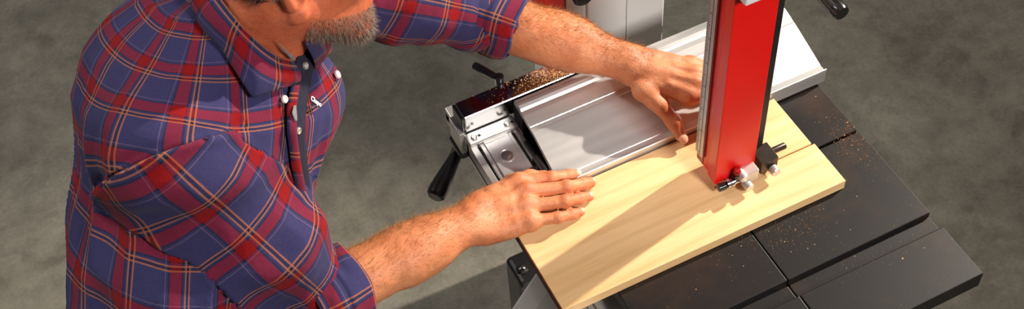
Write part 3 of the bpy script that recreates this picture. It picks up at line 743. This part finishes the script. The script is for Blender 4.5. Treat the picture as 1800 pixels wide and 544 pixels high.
# rolled cuffs
def cuff(E, W0, ref, t0, t1, r0, r1, seed, sq=.94):
    d = unit(W0 - E); x = unit(ref - (ref @ d) * d); y = np.cross(d, x); n = 96
    prof = []                                                    # (t, r)
    K = 26
    for i in range(K + 1):
        s = i / K; tt = t0 + (t1 - t0) * s; r = r0 + (r1 - r0) * s + .006 * max(sin(pi * s), 0) ** .7
        r += .0028 * math.exp(-((s - .52) / .03) ** 2) * -1 + .002 * (s > .52)
        prof.append((tt, r))
    prof = [(t0 + .006, r0 - .008), (t0 + .001, r0 - .004)] + prof + [(t1 + .0022, r1 - .0022), (t1 + .0015, r1 - .0055), (t1 - .006, r1 - .0075), (t1 - .03, r1 - .010)]
    V = []; UVs = []; acc = 0
    for j, (tt, r) in enumerate(prof):
        if j: acc += math.hypot(tt - prof[j - 1][0], r - prof[j - 1][1])
        for i in range(n + 1):
            a = 2 * pi * i / n - pi; ax = V3(cos(a) * .03, sin(a) * .03, tt + seed)
            w = vnoise(ax[None], 46)[0] * .0042 + vnoise(ax[None], 95)[0] * .0016 + .002 * sin(a * 2 + tt * 40 + seed)
            tw = vnoise((ax * V3(1, 1, .1))[None], 38)[0] * .005
            V.append(E + d * (tt + tw) + (x * cos(a) + y * sin(a) * sq) * (r + w)); UVs.append((a * .062 + seed * .013, acc + seed * .021))
    F = []
    for j in range(len(prof) - 1):
        for i in range(n): F.append((j * (n + 1) + i, j * (n + 1) + i + 1, (j + 1) * (n + 1) + i + 1, (j + 1) * (n + 1) + i))
    F = np.array(F)[:, ::-1]; o = big_mesh('cuff', np.array(V), F, 'plaid', shirt, True)
    uvl = o.data.uv_layers.new(name='UVMap'); uvl.data.foreach_set('uv', np.array(UVs)[F].astype(np.float32).ravel()); return o
cuff(Re + V3(0, -.008, .008), Rw, view, -.034, .046, .072, .066, 1.)
cuff(Le, Lw, viewl, -.032, .060, .062, .057, 2.)

# collar, placket, snaps: laid on the shirt
CL = U(.012, S_TR, neck)
def resample(pts, n):
    pts = np.array(pts, float); L = np.r_[0, np.cumsum(np.linalg.norm(np.diff(pts, axis=0), axis=1))]; t = np.linspace(0, L[-1], n)
    return np.stack([np.interp(t, L, pts[:, k]) for k in range(pts.shape[1])], 1)
def strip(name, A, B, offa, offb, bulge, fn, mat, parent, nu=30, nv=12, thick=.002, uv0=(0, 0), label=None, flip=False):
    A = resample(A, nu); B = resample(B, nu)
    a = [hit(fn, *p, offa) for p in A]; b = [hit(fn, *p, offb) for p in B]; V = []; UVs = []; ul = 0
    for i in range(nu):
        if i: ul += np.linalg.norm((a[i][0] + b[i][0]) - (a[i - 1][0] + b[i - 1][0])) / 2
        wd = np.linalg.norm(a[i][0] - b[i][0])
        for j in range(nv):
            s = j / (nv - 1); n = unit(a[i][1] * (1 - s) + b[i][1] * s)
            V.append(a[i][0] * (1 - s) + b[i][0] * s + n * bulge * 4 * s * (1 - s)); UVs.append((s * wd + uv0[0], ul + uv0[1]))
    F = np.array([(i * nv + j, i * nv + j + 1, (i + 1) * nv + j + 1, (i + 1) * nv + j) for i in range(nu - 1) for j in range(nv - 1)])
    V = np.array(V)
    nf = np.cross(V[F[len(F) // 2, 1]] - V[F[len(F) // 2, 0]], V[F[len(F) // 2, 2]] - V[F[len(F) // 2, 0]])
    if nf @ a[nu // 2][1] < 0: F = F[:, ::-1]
    o = big_mesh(name, V, F, mat, parent, True, label)
    uvl = o.data.uv_layers.new(name='UVMap'); uvl.data.foreach_set('uv', np.array(UVs)[F].astype(np.float32).ravel())
    sd = o.modifiers.new('thickness', 'SOLIDIFY'); sd.thickness = thick; sd.offset = 0; return o
strip('collar', [(350, -60), (400, 0), (432, 38), (460, 68), (485, 88), (508, 97)], [(300, -60), (341, 11), (372, 60), (400, 115), (434, 176), (512, 144)], .010, .013, .006, CL, 'plaid', shirt, 40, 16, uv0=(.02, .03))
strip('collar', [(528, 66), (560, 60), (600, 56), (640, 40)], [(542, 124), (565, 103), (589, 84), (640, 62)], .008, .010, .004, CL, 'plaid', shirt, 24, 10, uv0=(.05, .0))
def band(pts): return [(x - w, y) for x, y, w in pts], [(x + w, y) for x, y, w in pts]
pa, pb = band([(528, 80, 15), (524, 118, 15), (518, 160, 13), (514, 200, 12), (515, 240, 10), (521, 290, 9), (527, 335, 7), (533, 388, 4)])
strip('shaded_inner_placket', pa, pb, .010, .010, .001, S_TR, 'navy_tag_and_shade', shirt, 50, 6, .0015, label='inner placket with snaps, its shade coloured dark navy')  # same plaid lying in shade, the shade painted as plain dark navy
pa, pb = band([(507, 150, 4), (500, 190, 5), (501, 230, 5), (509, 290, 5), (518, 335, 5), (529, 388, 4)])
strip('placket', pa, pb, .008, .013, .002, S_TR, 'plaid', shirt, 40, 6, .0025, uv0=(.03, .02))
pa, pb = band([(501, 186, 2), (500, 200, 4), (503, 215, 2)])
strip('undershirt', pa, pb, .0155, .0155, .0, S_TR, 'tee_fabric', body, 10, 4, .001, label='grey undershirt')
strip('undershirt', [(488, 62), (500, 82), (511, 92)], [(494, 78), (503, 92), (513, 99)], .008, .0095, .0, CL, 'tee_fabric', body, 10, 4, .001, label='grey undershirt')
for px, py, r, mt in ((523, 117, .0050, 'steel'), (492, 175, .0052, 'pearl'), (585, 135, .0058, 'pearl'), (511, 226, .0050, 'steel'), (505, 238, .0035, 'pearl'), (534, 383, .0050, 'pearl')):
    p, n = hit(S_TR, px, py, .0105 if mt == 'steel' else .0065)
    auto_smooth(MB().lathe([(0, r), (.0025, r), (.0036, r * .82), (.0036, r * .62), (.0026, r * .5), (.003, 0)], p, p + n, 20).done('snap', mt, shirt))
# woven tag with lettering
p, n = hit(S_TR, 541, 180, .012)
p2, _ = hit(S_TR, 553, 188, .012); tx = unit(p2 - p); tx = unit(tx - (tx @ n) * n); ty = np.cross(n, tx)
MT = Matrix(((tx[0], ty[0], n[0], p[0]), (tx[1], ty[1], n[1], p[1]), (tx[2], ty[2], n[2], p[2]), (0, 0, 0, 1)))
tag_ = MB().box(-.0105, .0105, -.0045, .0045, 0, .0012, MT).done('label_tag', 'navy_tag_and_shade', shirt, bevel=.0004, label='navy woven tag with white lettering')
fc = bpy.data.curves.new('tag_letters', 'FONT'); fc.body = 'Chapo'; fc.size = .0088; fc.align_x = 'CENTER'; fc.align_y = 'CENTER'; fc.extrude = .0003; fc.offset = .0002
fo = bpy.data.objects.new('tag_letters_curve', fc); COL.objects.link(fo)
bpy.context.view_layer.update()
fm = bpy.data.meshes.new_from_object(fo.evaluated_get(bpy.context.evaluated_depsgraph_get())); bpy.data.objects.remove(fo)
fm.transform(MT @ Matrix.Translation((0, 0, .0016))); link('tag_letters', fm, 'thread_white', tag_)

# trousers and boots (below the picture)
hipl = [HIP + V3(0, -.09, -.06), HIP + V3(.0, .09, -.05)]
knee = [V3(-.02, .90, .50), V3(-.13, 1.13, .49)]; ank = [V3(-.03, .86, .09), V3(-.22, 1.12, .09)]
TRS = U(.04, GC(HIP, A_, L_, F_, [(-.16, .15, .12, 0, -.01), (-.02, .17, .135, 0, -.012), (.04, .16, .13, 0, -.012)]), *[U(.03, RC_(h - V3(0, 0, .02), k, .105, .072), RC_(k, a, .074, .058)) for h, k, a in zip(hipl, knee, ank)])
tV, tF = surface(TRS, (-.5, .6, .0), (.3, 1.4, 1.1), .009); big_mesh('trousers', tV, tF, 'dark_denim', body)
for a in ank:
    BO = U(.02, RC_(a, a + V3(0, 0, -.05), .05, .045), RC_(a + V3(-.02, 0, -.045), a + V3(.15, -.01, -.052), .042, .037))
    oV, oF = surface(BO, a - .3, a + .3, .008); oV[:, 2] = np.maximum(oV[:, 2], .002); big_mesh('boot', oV, oF, 'boot_leather', body)

# ------------------------------------------------------------------ nails, eyes, hair
for hnd, up in ((rh, rup), (lh, lup)):
    for n, p in hnd.items():
        d = unit(p[3] - p[2]); u = unit(up - (up @ d) * d); s = np.cross(d, u); r = FR[n][3]
        e = EL(p[3] + d * r * .10 + u * r * .52, (r * .80, r * .70, r * .52), np.array([d, s, u])); nV, nF = surface(U(.001, e), e.c - .013, e.c + .013, .0012, 8)
        big_mesh('fingernail', nV, nF, 'nail', body)
d = unit(lth[3] - lth[2]); u = unit(lup - (lup @ d) * d); s = np.cross(d, u); u = unit(u + s * .0)
e = EL(lth[3] + d * .004 + u * .0050, (.0092, .0076, .0048), np.array([d, s, u])); nV, nF = surface(U(.001, e), e.c - .015, e.c + .015, .0012, 8); big_mesh('thumbnail', nV, nF, 'nail', body)
for s in (-1, 1):
    e = EL(hp(.0800, s * .032, .0045), (.0105,) * 3); nV, nF = surface(U(.001, e), e.c - .02, e.c + .02, .002, 8); eo = big_mesh('eye', nV, nF, 'eye_white', body)
    e = EL(hp(.0872, s * .032, .0005), (.0045,) * 3); nV, nF = surface(U(.001, e), e.c - .01, e.c + .01, .001, 8); big_mesh('iris', nV, nF, 'hair_brown', eo)
def strands(name, roots, dirs, lens, rad, mats, parent, curl=.3, label=None, seg=3):
    V = []; F = []; MI = []
    for rt, dr, Ln in zip(roots, dirs, lens):
        x = unit(np.cross(dr, RNG.normal(size=3))); y = np.cross(dr, x); k = len(V); bend = RNG.normal(size=3) * curl
        p = rt.copy(); d = dr; mi = RNG.integers(0, len(mats)) if len(mats) > 1 else 0
        for i in range(seg + 1):
            r = rad * (1 - i / (seg + .4))
            for a in range(3): V.append(p + (x * cos(a * 2.094) + y * sin(a * 2.094)) * r)
            d = unit(d + bend / seg); p = p + d * Ln / seg
        for i in range(seg):
            for a in range(3):
                F.append((k + i * 3 + a, k + i * 3 + (a + 1) % 3, k + i * 3 + 3 + (a + 1) % 3, k + i * 3 + 3 + a)); MI.append(mi)
    o = big_mesh(name, np.array(V), np.array(F), mats[0], parent, True, label)
    for m_ in mats[1:]: o.data.materials.append(MATS[m_])
    o.data.polygons.foreach_set('material_index', np.array(MI, np.int32)); o['kind'] = 'stuff'; return o
bN = gradient(BODY, bV); bN /= np.linalg.norm(bN, axis=1)[:, None] + 1e-9
loc = (bV - HC) @ HR.T
f, l, u_ = loc.T
near = np.linalg.norm(loc - np.array([.02, 0, -.04]), axis=1) < .17
cheek = -.060 + .25 * np.clip(.055 - f, -.05, .06)
w = near & (f > -.005) & (u_ < cheek) & (u_ > -.15) & (np.abs(l) < .085) & ~((f > .075) & (u_ > -.072) & (np.abs(l) < .024) & (u_ < -.046)) & (bN @ hu > -.93) & ~((f < .03) & (u_ < -.098))
ids = RNG.choice(np.where(w)[0], 4600)
dr = bN[ids] * .42 - hu * .65 + hf * .2 + RNG.normal(size=(len(ids), 3)) * .22; dr /= np.linalg.norm(dr, axis=1)[:, None]
chin = np.clip((-loc[ids, 2] - .05) / .06, 0, 1)
strands('beard', bV[ids], dr, (.006 + .011 * chin) * RNG.uniform(.5, 1.0, len(ids)), .00026, ['beard_dark', 'beard_grey', 'hair_brown', 'beard_grey'], body, label='short grizzled beard')
hw = near & (u_ > .0) & ((u_ > .055) | (f < .02) & (u_ > .02) | (f < -.03)) & (np.linalg.norm(loc - np.array([-.01, 0, .04]), axis=1) > .06) & ~((np.abs(l) > .07) & (u_ < .04) & (f > -.04))
hw |= near & (f < -.05) & (u_ > -.015)
ids = RNG.choice(np.where(hw)[0], 7000)
dr = bN[ids] * .5 - hf * .5 + hu * .1 + RNG.normal(size=(len(ids), 3)) * .25; dr /= np.linalg.norm(dr, axis=1)[:, None]
strands('hair', bV[ids], dr, .022 * RNG.uniform(.6, 1.2, len(ids)), .0006, ['hair_brown', 'beard_dark'], body, label='short brown hair')
for E_, W_, cnt in ((Re, Rw, 3200), (Le, Lw, 4200)):
    d = unit(W_ - E_); t = (bV - E_) @ d; Lf = np.linalg.norm(W_ - E_); rr = np.linalg.norm(bV - E_ - t[:, None] * d, axis=1)
    up_ = bN @ unit(V3(.15, .55, .8)); w = (t > .05) & (t < Lf + .03) & (rr < .07) & (up_ > -.15)
    pr = np.where(w, .15 + np.clip(up_, 0, 1), 0) * np.where(t > Lf - .02, .5, 1); ids = RNG.choice(len(bV), cnt, p=pr / pr.sum())
    dr = bN[ids] * .42 + d * .75 + RNG.normal(size=(cnt, 3)) * .28; dr /= np.linalg.norm(dr, axis=1)[:, None]
    strands('arm_hair', bV[ids], dr, RNG.uniform(.006, .014, cnt), .00014, ['gold_hair', 'gold_hair', 'hair_brown'], body, .5, label='golden arm hair')
